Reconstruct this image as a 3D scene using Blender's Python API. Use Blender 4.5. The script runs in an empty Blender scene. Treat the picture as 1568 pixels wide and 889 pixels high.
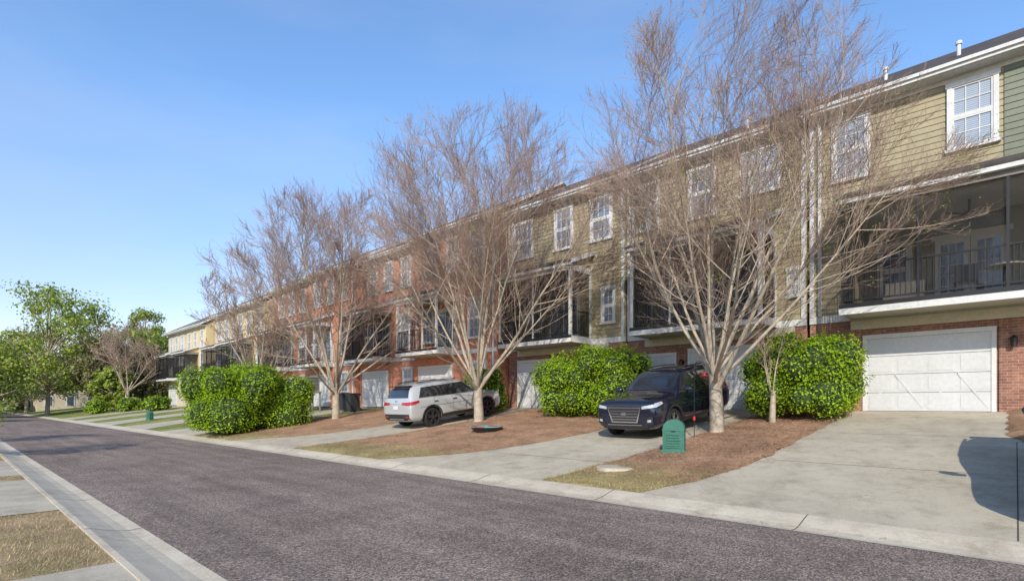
import bpy, bmesh, math, random
import numpy as np
from mathutils import Vector, Matrix
from mathutils.bvhtree import BVHTree
random.seed(7); rng=np.random.default_rng(7)
S=bpy.context.scene
COL=S.collection
S.view_settings.view_transform='Standard'; S.view_settings.look='None'; S.view_settings.exposure=0

# ------------------------------------------------------------ materials
def newmat(n):
    m=bpy.data.materials.new(n); m.use_nodes=True
    nt=m.node_tree; b=nt.nodes['Principled BSDF']; return m,nt,b
def pm(n,c,rough=.6,metal=0,coat=0,spec=.5,alpha=1):
    m,nt,b=newmat(n); b.inputs['Base Color'].default_value=(*c,1); b.inputs['Roughness'].default_value=rough
    b.inputs['Metallic'].default_value=metal; b.inputs['Coat Weight'].default_value=coat; b.inputs['Coat Roughness'].default_value=.04
    b.inputs['Specular IOR Level'].default_value=spec
    return m
def tc(nt,out='Object'):
    t=nt.nodes.new('ShaderNodeTexCoord'); return t.outputs[out]
def noise(nt,vec,scale,detail=4,rough=.6):
    n=nt.nodes.new('ShaderNodeTexNoise'); n.inputs['Scale'].default_value=scale; n.inputs['Detail'].default_value=detail; n.inputs['Roughness'].default_value=rough
    nt.links.new(vec,n.inputs['Vector']); return n.outputs['Fac']
def ramp(nt,fac,stops):
    r=nt.nodes.new('ShaderNodeValToRGB'); e=r.color_ramp.elements
    while len(e)<len(stops): e.new(.5)
    for el,(p,c) in zip(e,stops): el.position=p; el.color=(*c,1)
    nt.links.new(fac,r.inputs[0]); return r.outputs[0]
def mixc(nt,fac,a,b,mode='MIX'):
    m=nt.nodes.new('ShaderNodeMix'); m.data_type='RGBA'; m.blend_type=mode
    if isinstance(fac,float): m.inputs[0].default_value=fac
    else: nt.links.new(fac,m.inputs[0])
    for v,i in ((a,6),(b,7)):
        if isinstance(v,tuple): m.inputs[i].default_value=(*v,1)
        else: nt.links.new(v,m.inputs[i])
    return m.outputs[2]
def bump(nt,b,h,strength=.3,dist=.02):
    n=nt.nodes.new('ShaderNodeBump'); n.inputs['Strength'].default_value=strength; n.inputs['Distance'].default_value=dist
    nt.links.new(h,n.inputs['Height']); nt.links.new(n.outputs[0],b.inputs['Normal'])
def nm(n,c1,c2,scale=3,rough=.8,bs=.2,fine=60,bd=.01,fs=.8):
    m,nt,b=newmat(n); v=tc(nt)
    f=noise(nt,v,scale,6); c=ramp(nt,f,[(.3,c1),(.7,c2)])
    f2=noise(nt,v,fine,3); g=ramp(nt,f2,[(.3,(.7,.7,.7)),(.7,(1.25,1.25,1.25))])
    c=mixc(nt,fs,c,g,'MULTIPLY'); nt.links.new(c,b.inputs['Base Color'])
    b.inputs['Roughness'].default_value=rough; b.inputs['Specular IOR Level'].default_value=.3
    if bs: bump(nt,b,f2,bs,bd)
    return m
def leafmat(n,cols,trans=.35,rough=.5):
    m,nt,b=newmat(n)
    g=nt.nodes.new('ShaderNodeNewGeometry'); st=[(i/(max(1,len(cols)-1)),c) for i,c in enumerate(cols)]
    c=ramp(nt,g.outputs['Random Per Island'],st)
    v=tc(nt); f=noise(nt,v,1.2,3); k=ramp(nt,f,[(.3,(.65,.65,.65)),(.7,(1.25,1.25,1.25))]); c=mixc(nt,1.0,c,k,'MULTIPLY')
    nt.links.new(c,b.inputs['Base Color']); b.inputs['Roughness'].default_value=rough; b.inputs['Specular IOR Level'].default_value=.2
    t=nt.nodes.new('ShaderNodeBsdfTranslucent'); nt.links.new(c,t.inputs[0])
    mx=nt.nodes.new('ShaderNodeMixShader'); mx.inputs[0].default_value=trans
    nt.links.new(b.outputs[0],mx.inputs[1]); nt.links.new(t.outputs[0],mx.inputs[2])
    nt.links.new(mx.outputs[0],nt.nodes['Material Output'].inputs[0]); return m
def brickmat(n,c1,c2,mortar,tint):
    m,nt,b=newmat(n); v=tc(nt); s=nt.nodes.new('ShaderNodeSeparateXYZ'); nt.links.new(v,s.inputs[0])
    a=nt.nodes.new('ShaderNodeMath'); a.operation='ADD'; nt.links.new(s.outputs[0],a.inputs[0]); nt.links.new(s.outputs[1],a.inputs[1])
    k=nt.nodes.new('ShaderNodeCombineXYZ'); nt.links.new(a.outputs[0],k.inputs[0]); nt.links.new(s.outputs[2],k.inputs[1])
    t=nt.nodes.new('ShaderNodeTexBrick'); nt.links.new(k.outputs[0],t.inputs['Vector'])
    t.inputs['Scale'].default_value=1; t.inputs['Brick Width'].default_value=.215; t.inputs['Row Height'].default_value=.075
    t.inputs['Mortar Size'].default_value=.006; t.inputs['Mortar Smooth'].default_value=.3; t.inputs['Bias'].default_value=-.2
    t.inputs['Color1'].default_value=(*c1,1); t.inputs['Color2'].default_value=(*c2,1); t.inputs['Mortar'].default_value=(*mortar,1)
    f=noise(nt,v,.8,4); g=ramp(nt,f,[(.3,(.75,.75,.78)),(.7,(1.2,1.15,1.1))]); f2=noise(nt,v,9,3); g2=ramp(nt,f2,[(.3,tint),(.7,(1.1,1.1,1.1))])
    c=mixc(nt,1.0,t.outputs[0],g,'MULTIPLY'); c=mixc(nt,.8,c,g2,'MULTIPLY'); nt.links.new(c,b.inputs['Base Color']); b.inputs['Roughness'].default_value=.85
    inv=nt.nodes.new('ShaderNodeMath'); inv.operation='SUBTRACT'; inv.inputs[0].default_value=1; nt.links.new(t.outputs['Fac'],inv.inputs[1])
    bump(nt,b,inv.outputs[0],.5,.01); return m

M={}
M['white']=nm('white_trim_paint',(.56,.56,.55),(.64,.64,.63),1.5,.45,.03,12,.004,.25)
M['cream']=nm('cream_board',(.44,.41,.32),(.52,.48,.38),1.5,.5,.03,12,.004,.25)
M['tan']=nm('tan_siding',(.30,.26,.165),(.37,.32,.205),.9,.6,.05,14,.004,.3)
M['green']=nm('grey_green_siding',(.16,.175,.13),(.20,.215,.16),.9,.6,.05,14,.004,.3)
M['yellow']=nm('yellow_siding',(.56,.44,.23),(.64,.52,.29),.9,.6,.05,14,.004,.3)
M['beige']=nm('beige_siding',(.48,.42,.31),(.55,.49,.37),.9,.6,.05,14,.004,.3)
M['brick']=brickmat('red_brick',(.48,.18,.10),(.62,.27,.16),(.50,.38,.30),(.75,.7,.7))
M['brick2']=brickmat('brown_brick',(.27,.12,.08),(.40,.21,.14),(.42,.36,.30),(.6,.55,.55))
M['roof']=nm('roof_shingles',(.045,.038,.035),(.085,.072,.065),2,.9,.5,25)
M['black']=pm('black_metal',(.015,.015,.017),.4)
M['dark']=pm('dark_interior',(.03,.032,.035),.8)
M['porchwall']=nm('porch_wall',(.26,.245,.20),(.31,.29,.24),1,.7,.05,14,.004,.3)
M['deck']=nm('deck_boards',(.16,.15,.14),(.22,.21,.19),2,.8,.2,30)
m,nt,b=newmat('window_glass'); b.inputs['Base Color'].default_value=(.07,.10,.14,1); b.inputs['Roughness'].default_value=.05; b.inputs['Specular IOR Level'].default_value=1; b.inputs['Coat Weight'].default_value=1; M['glass']=m
m,nt,b=newmat('window_blinds'); v=tc(nt); w=nt.nodes.new('ShaderNodeTexWave'); w.wave_type='BANDS'; w.bands_direction='Z'; w.inputs['Scale'].default_value=6
nt.links.new(v,w.inputs[0]); bl=ramp(nt,w.outputs['Fac'],[(.2,(.18,.22,.27)),(.7,(.36,.40,.45))]); bn=ramp(nt,noise(nt,v,.55,2,.5),[(.42,(.55,.6,.68)),(.58,(1.1,1.1,1.1))]); nt.links.new(mixc(nt,1.0,bl,bn,'MULTIPLY'),b.inputs['Base Color']); b.inputs['Roughness'].default_value=.3; b.inputs['Coat Weight'].default_value=1; b.inputs['Coat Roughness'].default_value=.03; M['blinds']=m
def screenmat(n,fac):
    m,nt,b=newmat(n); b.inputs['Base Color'].default_value=(.03,.03,.03,1); b.inputs['Roughness'].default_value=.8
    t=nt.nodes.new('ShaderNodeBsdfTransparent'); mx=nt.nodes.new('ShaderNodeMixShader'); mx.inputs[0].default_value=fac
    nt.links.new(b.outputs[0],mx.inputs[1]); nt.links.new(t.outputs[0],mx.inputs[2]); nt.links.new(mx.outputs[0],nt.nodes['Material Output'].inputs[0]); return m
M['screen']=screenmat('insect_screen',.66); M['screenA']=screenmat('insect_screen_clear',.80)
M['garage']=nm('garage_door_paint',(.52,.53,.53),(.58,.59,.59),1,.4,.02,12,.004,.2)
def asphalt():
    m,nt,b=newmat('asphalt'); v=tc(nt)
    big=ramp(nt,noise(nt,v,.35,5),[(.3,(.185,.148,.128)),(.7,(.24,.196,.172))])
    s=nt.nodes.new('ShaderNodeTexVoronoi'); s.inputs['Scale'].default_value=70; nt.links.new(v,s.inputs['Vector'])
    sp=ramp(nt,s.outputs['Color'],[(.15,(.36,.36,.36)),(.5,(.93,.92,.91)),(.92,(2.4,2.3,2.1))])
    sp2=ramp(nt,noise(nt,v,22,4,.8),[(.3,(.70,.70,.70)),(.7,(1.3,1.29,1.28))])
    c=mixc(nt,.85,big,sp,'MULTIPLY'); c=mixc(nt,.8,c,sp2,'MULTIPLY')
    mp=nt.nodes.new('ShaderNodeMapping'); mp.inputs['Scale'].default_value=(.12,1.6,1); nt.links.new(v,mp.inputs[0])
    st=ramp(nt,noise(nt,mp.outputs[0],1.2,4),[(.35,(.80,.79,.79)),(.65,(1.12,1.11,1.10))]); c=mixc(nt,1.0,c,st,'MULTIPLY')
    pt=ramp(nt,noise(nt,v,1.1,6,.7),[(.35,(.82,.82,.83)),(.65,(1.13,1.13,1.13))]); c=mixc(nt,1.0,c,pt,'MULTIPLY')
    nt.links.new(c,b.inputs['Base Color']); b.inputs['Roughness'].default_value=.9; b.inputs['Specular IOR Level'].default_value=.15
    bump(nt,b,s.outputs['Distance'],.7,.014); return m
M['asphalt']=asphalt()
def concrete(n,a,bb):
    m,nt,b=newmat(n); v=tc(nt)
    c=ramp(nt,noise(nt,v,.55,7,.65),[(.3,a),(.7,bb)])
    st=ramp(nt,noise(nt,v,2.3,6,.7),[(.28,(.70,.69,.66)),(.5,(1,1,1)),(.8,(1.1,1.1,1.1))]); c=mixc(nt,.9,c,st,'MULTIPLY')
    dr=ramp(nt,noise(nt,v,.9,8,.8),[(.50,(1,1,1)),(.545,(.84,.83,.80)),(.57,(1,1,1))]); c=mixc(nt,.8,c,dr,'MULTIPLY')
    f=noise(nt,v,55,4,.8); sp=ramp(nt,f,[(.3,(.8,.8,.8)),(.7,(1.15,1.15,1.15))]); c=mixc(nt,.9,c,sp,'MULTIPLY')
    nt.links.new(c,b.inputs['Base Color']); b.inputs['Roughness'].default_value=.85; b.inputs['Specular IOR Level'].default_value=.15; bump(nt,b,f,.25,.008); return m
M['conc']=concrete('driveway_concrete',(.37,.325,.25),(.48,.43,.335))
M['kerb']=concrete('kerb_concrete',(.44,.385,.30),(.56,.50,.395))
M['joint']=pm('joint_dark',(.07,.065,.06),.9)
def groundmat(n,c1,c2,c3,c4,y0=None):
    m,nt,b=newmat(n); v=tc(nt)
    a=ramp(nt,noise(nt,v,9,6,.7),[(.3,c1),(.7,c2)]); g=ramp(nt,noise(nt,v,14,6,.7),[(.3,c3),(.7,c4)])
    if y0 is not None:
        s=nt.nodes.new('ShaderNodeSeparateXYZ'); nt.links.new(v,s.inputs[0])
        n1=nt.nodes.new('ShaderNodeMath'); n1.operation='MULTIPLY_ADD'; nt.links.new(noise(nt,v,1.6,5,.7),n1.inputs[0]); n1.inputs[1].default_value=4.0; nt.links.new(s.outputs[1],n1.inputs[2])
        mr=nt.nodes.new('ShaderNodeMapRange'); mr.inputs[1].default_value=y0+1.7; mr.inputs[2].default_value=y0+2.5; nt.links.new(n1.outputs[0],mr.inputs[0]); fac=mr.outputs[0]
    else: fac=ramp(nt,noise(nt,v,.5,5,.7),[(.4,(0,0,0)),(.6,(1,1,1))])
    c=mixc(nt,fac,g,a); f=noise(nt,v,45,4,.8); sp=ramp(nt,f,[(.3,(.5,.5,.5)),(.7,(1.35,1.35,1.35))]); c=mixc(nt,1.0,c,sp,'MULTIPLY')
    lg=ramp(nt,noise(nt,v,1.1,4,.6),[(.35,(.72,.72,.72)),(.65,(1.15,1.15,1.15))]); c=mixc(nt,1.0,c,lg,'MULTIPLY')
    nt.links.new(c,b.inputs['Base Color']); b.inputs['Roughness'].default_value=.95; b.inputs['Specular IOR Level'].default_value=.1; bump(nt,b,f,.9,.04); return m
M['mulch']=groundmat('pine_straw_mulch',(.33,.185,.11),(.50,.32,.20),(.25,.21,.085),(.44,.34,.18),9.3)
M['lawn']=groundmat('lawn_grass',(.12,.18,.035),(.20,.26,.06),(.24,.25,.08),(.35,.32,.13))
M['dry']=groundmat('dry_grass',(.46,.32,.19),(.60,.43,.27),(.24,.22,.09),(.44,.33,.18))
M['straw']=leafmat('straw_blades',[(.32,.17,.10),(.50,.31,.19),(.68,.47,.32),(.22,.12,.07)],.1,.8)
M['blade']=leafmat('grass_blades',[(.20,.22,.06),(.46,.37,.19),(.30,.28,.10),(.60,.46,.27)],.25,.7)
M['dryblade']=leafmat('dry_grass_blades',[(.64,.45,.28),(.54,.39,.22),(.26,.26,.10),(.72,.52,.34)],.25,.7)
M['bark']=nm('tree_bark',(.28,.235,.175),(.46,.39,.30),6,.9,.6,50)
M['twig']=nm('twig_bark',(.27,.185,.145),(.38,.28,.225),1.5,.85,0,50)
M['bud']=leafmat('bud_leaves',[(.46,.24,.12),(.32,.18,.13),(.46,.30,.14),(.36,.24,.18)],.4)
M['newleaf']=leafmat('new_leaves',[(.30,.36,.06),(.40,.42,.10),(.22,.28,.05)],.45)
M['bush']=leafmat('bush_leaves',[(.17,.31,.010),(.29,.45,.018),(.38,.53,.03),(.10,.20,.010)],.38,.5)
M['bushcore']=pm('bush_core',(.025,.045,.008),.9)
M['farleaf']=leafmat('far_leaves',[(.20,.29,.04),(.30,.38,.06),(.38,.43,.09),(.10,.16,.03)],.4)
M['farleaf2']=leafmat('far_dull_leaves',[(.20,.20,.08),(.27,.23,.13),(.18,.22,.07),(.32,.27,.17)],.35)

# ------------------------------------------------------------ mesh helpers
def npmesh(name,verts,faces,mat,smooth=False,parent=None):
    me=bpy.data.meshes.new(name); verts=np.asarray(verts,dtype=np.float32); faces=np.asarray(faces,dtype=np.int32)
    nf,k=faces.shape
    me.vertices.add(len(verts)); me.vertices.foreach_set('co',verts.ravel())
    me.loops.add(nf*k); me.loops.foreach_set('vertex_index',faces.ravel())
    me.polygons.add(nf); me.polygons.foreach_set('loop_start',np.arange(0,nf*k,k,dtype=np.int32))
    try: me.polygons.foreach_set('loop_total',np.full(nf,k,dtype=np.int32))
    except Exception: pass
    me.update(calc_edges=True)
    if smooth: me.polygons.foreach_set('use_smooth',np.ones(nf,dtype=bool))
    me.materials.append(mat)
    o=bpy.data.objects.new(name,me); COL.objects.link(o)
    if parent: o.parent=parent
    return o
def pymesh(name,v,f,mat,smooth=False,parent=None):
    me=bpy.data.meshes.new(name); me.from_pydata(v,[],f); me.update()
    if smooth:
        for p in me.polygons: p.use_smooth=True
    me.materials.append(mat); o=bpy.data.objects.new(name,me); COL.objects.link(o)
    if parent: o.parent=parent
    return o
def empty(name,loc=(0,0,0)):
    e=bpy.data.objects.new(name,None); e.location=loc; e.empty_display_size=.3; COL.objects.link(e); return e
class Bld:
    def __init__(s,name): s.name=name; s.p={}
    def _g(s,k): return s.p.setdefault(k,([],[]))
    def box(s,k,x0,x1,y0,y1,z0,z1):
        v,f=s._g(k); n=len(v)
        v+= [(x0,y0,z0),(x1,y0,z0),(x1,y1,z0),(x0,y1,z0),(x0,y0,z1),(x1,y0,z1),(x1,y1,z1),(x0,y1,z1)]
        f+= [(n,n+3,n+2,n+1),(n+4,n+5,n+6,n+7),(n,n+1,n+5,n+4),(n+1,n+2,n+6,n+5),(n+2,n+3,n+7,n+6),(n+3,n,n+4,n+7)]
    def poly(s,k,pts):
        v,f=s._g(k); n=len(v); v+=list(pts); f.append(tuple(range(n,n+len(pts))))
    def prism(s,k,pts,d):
        v,f=s._g(k); n=len(v); m=len(pts); d=Vector(d)
        v+=[tuple(p) for p in pts]+[tuple(Vector(p)+d) for p in pts]
        f.append(tuple(range(n,n+m))[::-1]); f.append(tuple(range(n+m,n+2*m)))
        for i in range(m): j=(i+1)%m; f.append((n+i,n+j,n+m+j,n+m+i))
    def bar(s,k,p0,p1,w,t,up=(0,1,0)):
        p0=Vector(p0);p1=Vector(p1); d=(p1-p0).normalized(); u=Vector(up); a=d.cross(u).normalized()*w/2; c=a.cross(d).normalized()*t/2
        s.prism(k,[p0+a+c,p0-a+c,p0-a-c,p0+a-c],p1-p0)
    def cyl(s,k,c,r,h,n=16,r2=None,axis='z'):
        v,f=s._g(k); b=len(v); r2=r if r2 is None else r2
        for rr,hh in((r,0),(r2,h)):
            for i in range(n):
                a=2*math.pi*i/n; x,y=rr*math.cos(a),rr*math.sin(a)
                v.append((c[0]+x,c[1]+y,c[2]+hh) if axis=='z' else ((c[0]+x,c[1]+hh,c[2]+y) if axis=='y' else (c[0]+hh,c[1]+x,c[2]+y)))
        for i in range(n): j=(i+1)%n; f.append((b+i,b+j,b+n+j,b+n+i))
        f.append(tuple(b+i for i in range(n))[::-1]); f.append(tuple(b+n+i for i in range(n)))
    def done(s,names=None,mats=None,loc=(0,0,0),parent=None):
        e=parent or empty(s.name,loc)
        for k,(v,f) in s.p.items():
            mm=(mats or {}).get(k) or M[k]; nmn=(names or {}).get(k,k)
            pymesh(nmn,v,f,mm,False,e)
        return e

# ------------------------------------------------------------ terrain
YP=[-400,1.2,1.45,7.75,8.0,13,18.9,60,500]; ZP=[.06,.06,-.06,-.06,.07,.72,1.38,1.38,1.5]
def tz(y):
    return float(np.interp(y,YP,ZP))
xs=[-600,-200,-100,-50,-20,0,20,60,400]
v=[];f=[]
for y,z in zip(YP,ZP):
    for x in xs: v.append((x,y,z-.012))
n=len(xs)
for j in range(len(YP)-1):
    for i in range(n-1): f.append((j*n+i,j*n+i+1,(j+1)*n+i+1,(j+1)*n+i))
pymesh('ground',v,f,M['lawn'])
def strip(name,prof,x0,x1,mat):
    v=[];f=[]
    for y,z in prof: v+=[(x0,y,z),(x1,y,z)]
    for i in range(len(prof)-1): f.append((2*i,2*i+1,2*i+3,2*i+2))
    return pymesh(name,v,f,mat)
strip('road',[(1.72,.004),(4.5,.03),(7.33,.004)],-140,60,M['asphalt'])
g=strip('kerb',[(7.30,.008),(7.45,-.004),(7.62,.012),(7.85,.065),(8.0,.092),(8.06,.092),(8.06,.0)],-140,60,M['kerb'])
g=strip('kerb',[(1.76,.008),(1.62,-.004),(1.5,.012),(1.32,.06),(1.22,.09),(1.16,.09),(1.16,0)],-140,60,M['kerb'])
J=Bld('kerb_joints')
for x in np.arange(-60,12,3.05):
    pr=[(7.31,.0125),(7.45,.001),(7.62,.017),(7.85,.070),(8.0,.097),(8.05,.097)]
    for a,c in zip(pr[:-1],pr[1:]): J.poly('joint',[(x,a[0],a[1]),(x+.014,a[0],a[1]),(x+.014,c[0],c[1]),(x,c[0],c[1])])
    pr=[(1.75,.0125),(1.62,.001),(1.5,.017),(1.32,.065),(1.22,.095),(1.17,.095)]
    for a,c in zip(pr[:-1],pr[1:]): J.poly('joint',[(x,a[0],a[1]),(x+.014,a[0],a[1]),(x+.014,c[0],c[1]),(x,c[0],c[1])])
J.done()
def ev(P,y): return float(np.interp(y,[p[0] for p in P],[p[1] for p in P]))
def drape(name,Lp,Rp,y0,y1,mat,off,nx=2,dy=.5,bumpy=0,parent=None):
    ys=sorted(set([y0,y1]+[y for y in (8.0,13,18.9) if y0<y<y1]+[float(a) for a in np.arange(y0,y1,dy)]))
    v=[];f=[]
    for jy,y in enumerate(ys):
        l=ev(Lp,y); r=ev(Rp,y)
        if bumpy: l-=.05*random.random()-.03*math.sin(y*7); r+=.05*random.random()+.03*math.sin(y*5)
        for i in range(nx):
            t=i/(nx-1); x=l+(r-l)*t; z=tz(y)+off
            if bumpy and 0<i<nx-1 and 0<jy<len(ys)-1: z+=bumpy*(.5+random.random())+.05*math.sin(math.pi*t)
            elif bumpy: z-=.01
            v.append((x,y,z))
    for j in range(len(ys)-1):
        for i in range(nx-1): f.append((j*nx+i,j*nx+i+1,(j+1)*nx+i+1,(j+1)*nx+i))
    return pymesh(name,v,f,mat,bumpy>0,parent)
def smoothcurve(pts,n=24):
    ys=np.array([p[0] for p in pts]); xv=np.array([p[1] for p in pts]); yy=np.linspace(ys[0],ys[-1],n*2)
    lin=np.interp(yy,ys,xv); k=np.ones(5)/5; pad=np.concatenate([[lin[0]]*2,lin,[lin[-1]]*2]); sm=np.convolve(pad,k,'valid'); sm[0]=lin[0]
    return list(zip(yy,sm))
E=8.05
dA_L=smoothcurve([(E,-4.7),(8.6,-4.45),(9.4,-4.05),(11,-3.7),(13,-3.62),(18.9,-3.55)])
dA_R=smoothcurve([(E,4.2),(18.9,4.2)])
dB_R=smoothcurve([(E,-6.75),(8.6,-6.6),(10,-6.35),(12,-6.05),(18.9,-5.75)])
dB_L=smoothcurve([(E,-12.7),(8.5,-12.1),(9.2,-11.0),(10.2,-10.2),(11.5,-9.6),(13.3,-9.15),(18.9,-8.9)])
dC_R=smoothcurve([(E,-17.7),(8.5,-17.4),(9.5,-16.9),(11.5,-16.2),(13,-15.95),(18.9,-15.9)])
dC_L=smoothcurve([(E,-23.4),(8.6,-22.6),(9.6,-20.9),(11,-19.7),(13,-19.2),(18.9,-19.1)])
drape('driveway',dA_L,dA_R,E,18.9,M['conc'],.0,6,.25)
drape('driveway',dB_L,dB_R,E,18.9,M['conc'],.0,6,.25)
drape('driveway',dC_L,dC_R,E,18.9,M['conc'],.0,6,.25)
isl=[(dB_R,dA_L),(dC_R,dB_L),([(E,-28.2),(10,-27.4),(18.9,-27.2)],dC_L)]
for L,R in isl: drape('mulch_bed',L,R,E,18.9,M['mulch'],.016,26,.16,.02)
drape('mulch_bed',[(14.2,.15),(15,-.1),(18.9,-.1)],[(14.2,.25),(15,.55),(18.9,.55)],14.2,18.9,M['mulch'],.016,8,.16,.02)
x=-28.2
for k in range(5):
    a=x-4.6
    drape('driveway',[(E,a-.9),(10,a),(18.9,a)],[(E,x),(10,x-.7),(18.9,x-.9)],E,18.9,M['conc'],.0,3,.5)
    x=a-4.2
J=Bld('driveway_joints')
def yj(y,xa,xb): J.poly('joint',[(xa,y,tz(y)+.004),(xb,y,tz(y)+.004),(xb,y+.012,tz(y+.012)+.004),(xa,y+.012,tz(y+.012)+.004)])
def xj(x,ya,yb):
    ys=[ya]+[q for q in (13,) if ya<q<yb]+[yb]
    for p,q in zip(ys[:-1],ys[1:]): J.poly('joint',[(x,p,tz(p)+.004),(x+.014,p,tz(p)+.004),(x+.014,q,tz(q)+.004),(x,q,tz(q)+.004)])
for y in (11.2,14.6): yj(y,-3.6,4)
xj(.02,8.1,14.2); 
for y in (9.9,13.2,16): yj(y,-9.0 if y>13 else -10.3,-6.1 if y>11 else -6.4)
for y in (10.5,14.2): yj(y,-19.4 if y<13 else -19.1,-16.3 if y<13 else -15.95)
J.done()
def flat(name,x0,x1,y0,y1,z,mat): return pymesh(name,[(x0,y0,z),(x1,y0,z),(x1,y1,z),(x0,y1,z)],[(0,1,2,3)],mat)
flat('front_walk',-14.4,-10,-12,1.16,.075,M['conc']); flat('front_walk',-19.5,-15.4,-12,1.16,.075,M['conc']); flat('front_walk',-6.3,-2.0,-12,1.16,.075,M['conc'])
flat('dry_lawn',-10,-6.3,-12,1.16,.065,M['dry']); flat('dry_lawn',-15.4,-14.4,-12,1.16,.065,M['dry']); flat('dry_lawn',-26,-19.5,-12,1.16,.065,M['dry']); flat('dry_lawn',-2,12,-12,1.16,.065,M['dry'])

def blades(name,pts,mat,l0,l1,w,upright,seed=1):
    r=np.random.default_rng(seed); n=len(pts); P=np.array(pts)
    az=r.uniform(0,2*np.pi,n); L=r.uniform(l0,l1,n); up=r.uniform(upright[0],upright[1],n)
    D=np.stack([np.cos(az)*np.cos(up),np.sin(az)*np.cos(up),np.sin(up)],1)*L[:,None]
    Wv=np.stack([-np.sin(az),np.cos(az),np.zeros(n)],1)*w/2
    V=np.concatenate([P-Wv,P+Wv,P+D+Wv*.2,P+D-Wv*.2],1).reshape(-1,3); F=np.arange(4*n).reshape(-1,4)
    return npmesh(name,V,F,mat)
def inpts(L,R,y0,y1,n,off=.03,seed=1,bell=.05):
    r=random.Random(seed); out=[]
    while len(out)<n:
        y=r.uniform(y0,y1); l=ev(L,y); q=ev(R,y); x=r.uniform(l-.07,q+.07); t=min(1,max(0,(x-l)/(q-l)))
        out.append((x,y,tz(y)+off+bell*math.sin(math.pi*t)))
    return out
for i,(L,R) in enumerate(isl):
    blades('pine_straw',inpts(L,R,8.7,18.6,13000 if i<2 else 5000,.03,i),M['straw'],.08,.20,.009,(.0,.35),i)
    blades('grass_tufts',inpts(L,R,8.08,9.6,6500 if i<2 else 3000,.01,i+9,.04),M['blade'],.03,.08,.008,(.5,1.4),i)
deb=[]
for (C_,sgn) in ((dB_R,-1),(dA_L,1),(dB_L,1),(dC_R,-1)):
    for _ in range(420):
        y=random.uniform(8.3,18); deb.append((ev(C_,y)+sgn*abs(random.gauss(0,.28)),y,tz(y)+.006))
for _ in range(500):
    xx=random.uniform(-24,-1); deb.append((xx,7.45+abs(random.gauss(0,.1)),.012))
blades('loose_straw',deb,M['straw'],.03,.12,.008,(.0,.12),77)
P=[(random.uniform(-10.05,-6.25),random.uniform(-1.5,1.2),.06) for _ in range(17000)]+[(random.uniform(-15.4,-14.4),random.uniform(-1,1.2),.06) for _ in range(3000)]+[(random.uniform(-24,-19.5),random.uniform(-1,1.2),.06) for _ in range(4000)]
blades('dry_grass_tufts',P,M['dryblade'],.02,.06,.006,(.1,1.1),5)

# ------------------------------------------------------------ bushes & trees
def leaves_mesh(name,C,N,size,mat,parent=None,seed=0,aspect=.55):
    r=np.random.default_rng(seed); n=len(C)
    N=N+r.normal(0,.55,(n,3)); N/=np.linalg.norm(N,axis=1)[:,None]+1e-6
    T=r.normal(0,1,(n,3)); T-=N*(T*N).sum(1)[:,None]; T/=np.linalg.norm(T,axis=1)[:,None]+1e-6
    Bv=np.cross(N,T); s=size*r.uniform(.6,1.3,n)[:,None]
    V=np.concatenate([C-T*s*.5,C+Bv*s*aspect*.5+N*s*.08,C+T*s*.5,C-Bv*s*aspect*.5+N*s*.08],1).reshape(-1,3)
    return npmesh(name,V,np.arange(4*n).reshape(-1,4),mat,False,parent)
def bush(name,cx,cy,rx,ry,h,n,seed,size=.085,sprigs=40,loose=.0,yaw=0):
    r=np.random.default_rng(seed); z0=tz(cy); e=empty(name,(cx,cy,z0)); e.rotation_euler=(0,0,yaw)
    lumps=[]
    for i in range(50):
        a=r.uniform(0,2*np.pi); q=np.sqrt(r.uniform(0,1))*.8
        top=r.uniform(.20,.82)*(1-.12*q)
        lumps.append((np.cos(a)*rx*q,np.sin(a)*ry*q,h*top,r.uniform(.20,.40)*min(rx,ry,h/1.6)*1.1))
    lumps+= [(0,0,h*.45,min(rx,ry)*.7)]
    for sx in (-.45,.45): 
        for sy in (-.45,.45): lumps.append((rx*sx,ry*sy,h*.25,min(rx,ry)*.45))
    LP=np.array(lumps); idx=r.choice(len(LP),n,p=(LP[:,3]**2/np.sum(LP[:,3]**2)))
    D=r.normal(0,1,(n,3)); D/=np.linalg.norm(D,axis=1)[:,None]
    rad=LP[idx,3]*(1+r.normal(0,.07+loose,n))
    C=LP[idx,:3]+D*rad[:,None]
    keep=np.ones(n,bool)
    for l in LP: keep&=~(np.linalg.norm(C-l[:3],axis=1)<l[3]*.78)
    keep&=C[:,2]>.05
    C=C[keep]; D=D[keep]
    D[:,2]+=.35
    sp=[];sn=[]
    for i in range(sprigs):
        l=LP[r.integers(len(LP))]; d=r.normal(0,1,3); d[2]=abs(d[2])+.4; d/=np.linalg.norm(d)
        for t in np.linspace(.95,1.0+r.uniform(.15,.6),14): sp.append(l[:3]+d*l[3]*t+r.normal(0,.03,3)); sn.append(d+r.normal(0,.6,3))
    sp=np.array(sp); ok=sp[:,2]>.1; C=np.concatenate([C,sp[ok]]); D=np.concatenate([D,np.array(sn)[ok]])
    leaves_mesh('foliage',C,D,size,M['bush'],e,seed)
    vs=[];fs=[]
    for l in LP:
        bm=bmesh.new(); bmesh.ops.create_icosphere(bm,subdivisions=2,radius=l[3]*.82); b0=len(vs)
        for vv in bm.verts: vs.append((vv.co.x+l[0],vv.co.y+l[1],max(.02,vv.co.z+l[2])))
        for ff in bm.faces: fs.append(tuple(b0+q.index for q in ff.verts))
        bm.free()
    pymesh('dark_core',vs,fs,M['bushcore'],True,e)  # solid dark green spheres filling each lump behind the leaves
    return e
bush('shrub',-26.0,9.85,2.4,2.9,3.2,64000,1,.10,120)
bush('shrub',-11.3,16.4,2.55,1.5,2.6,46000,2,.085,240,.04)
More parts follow.
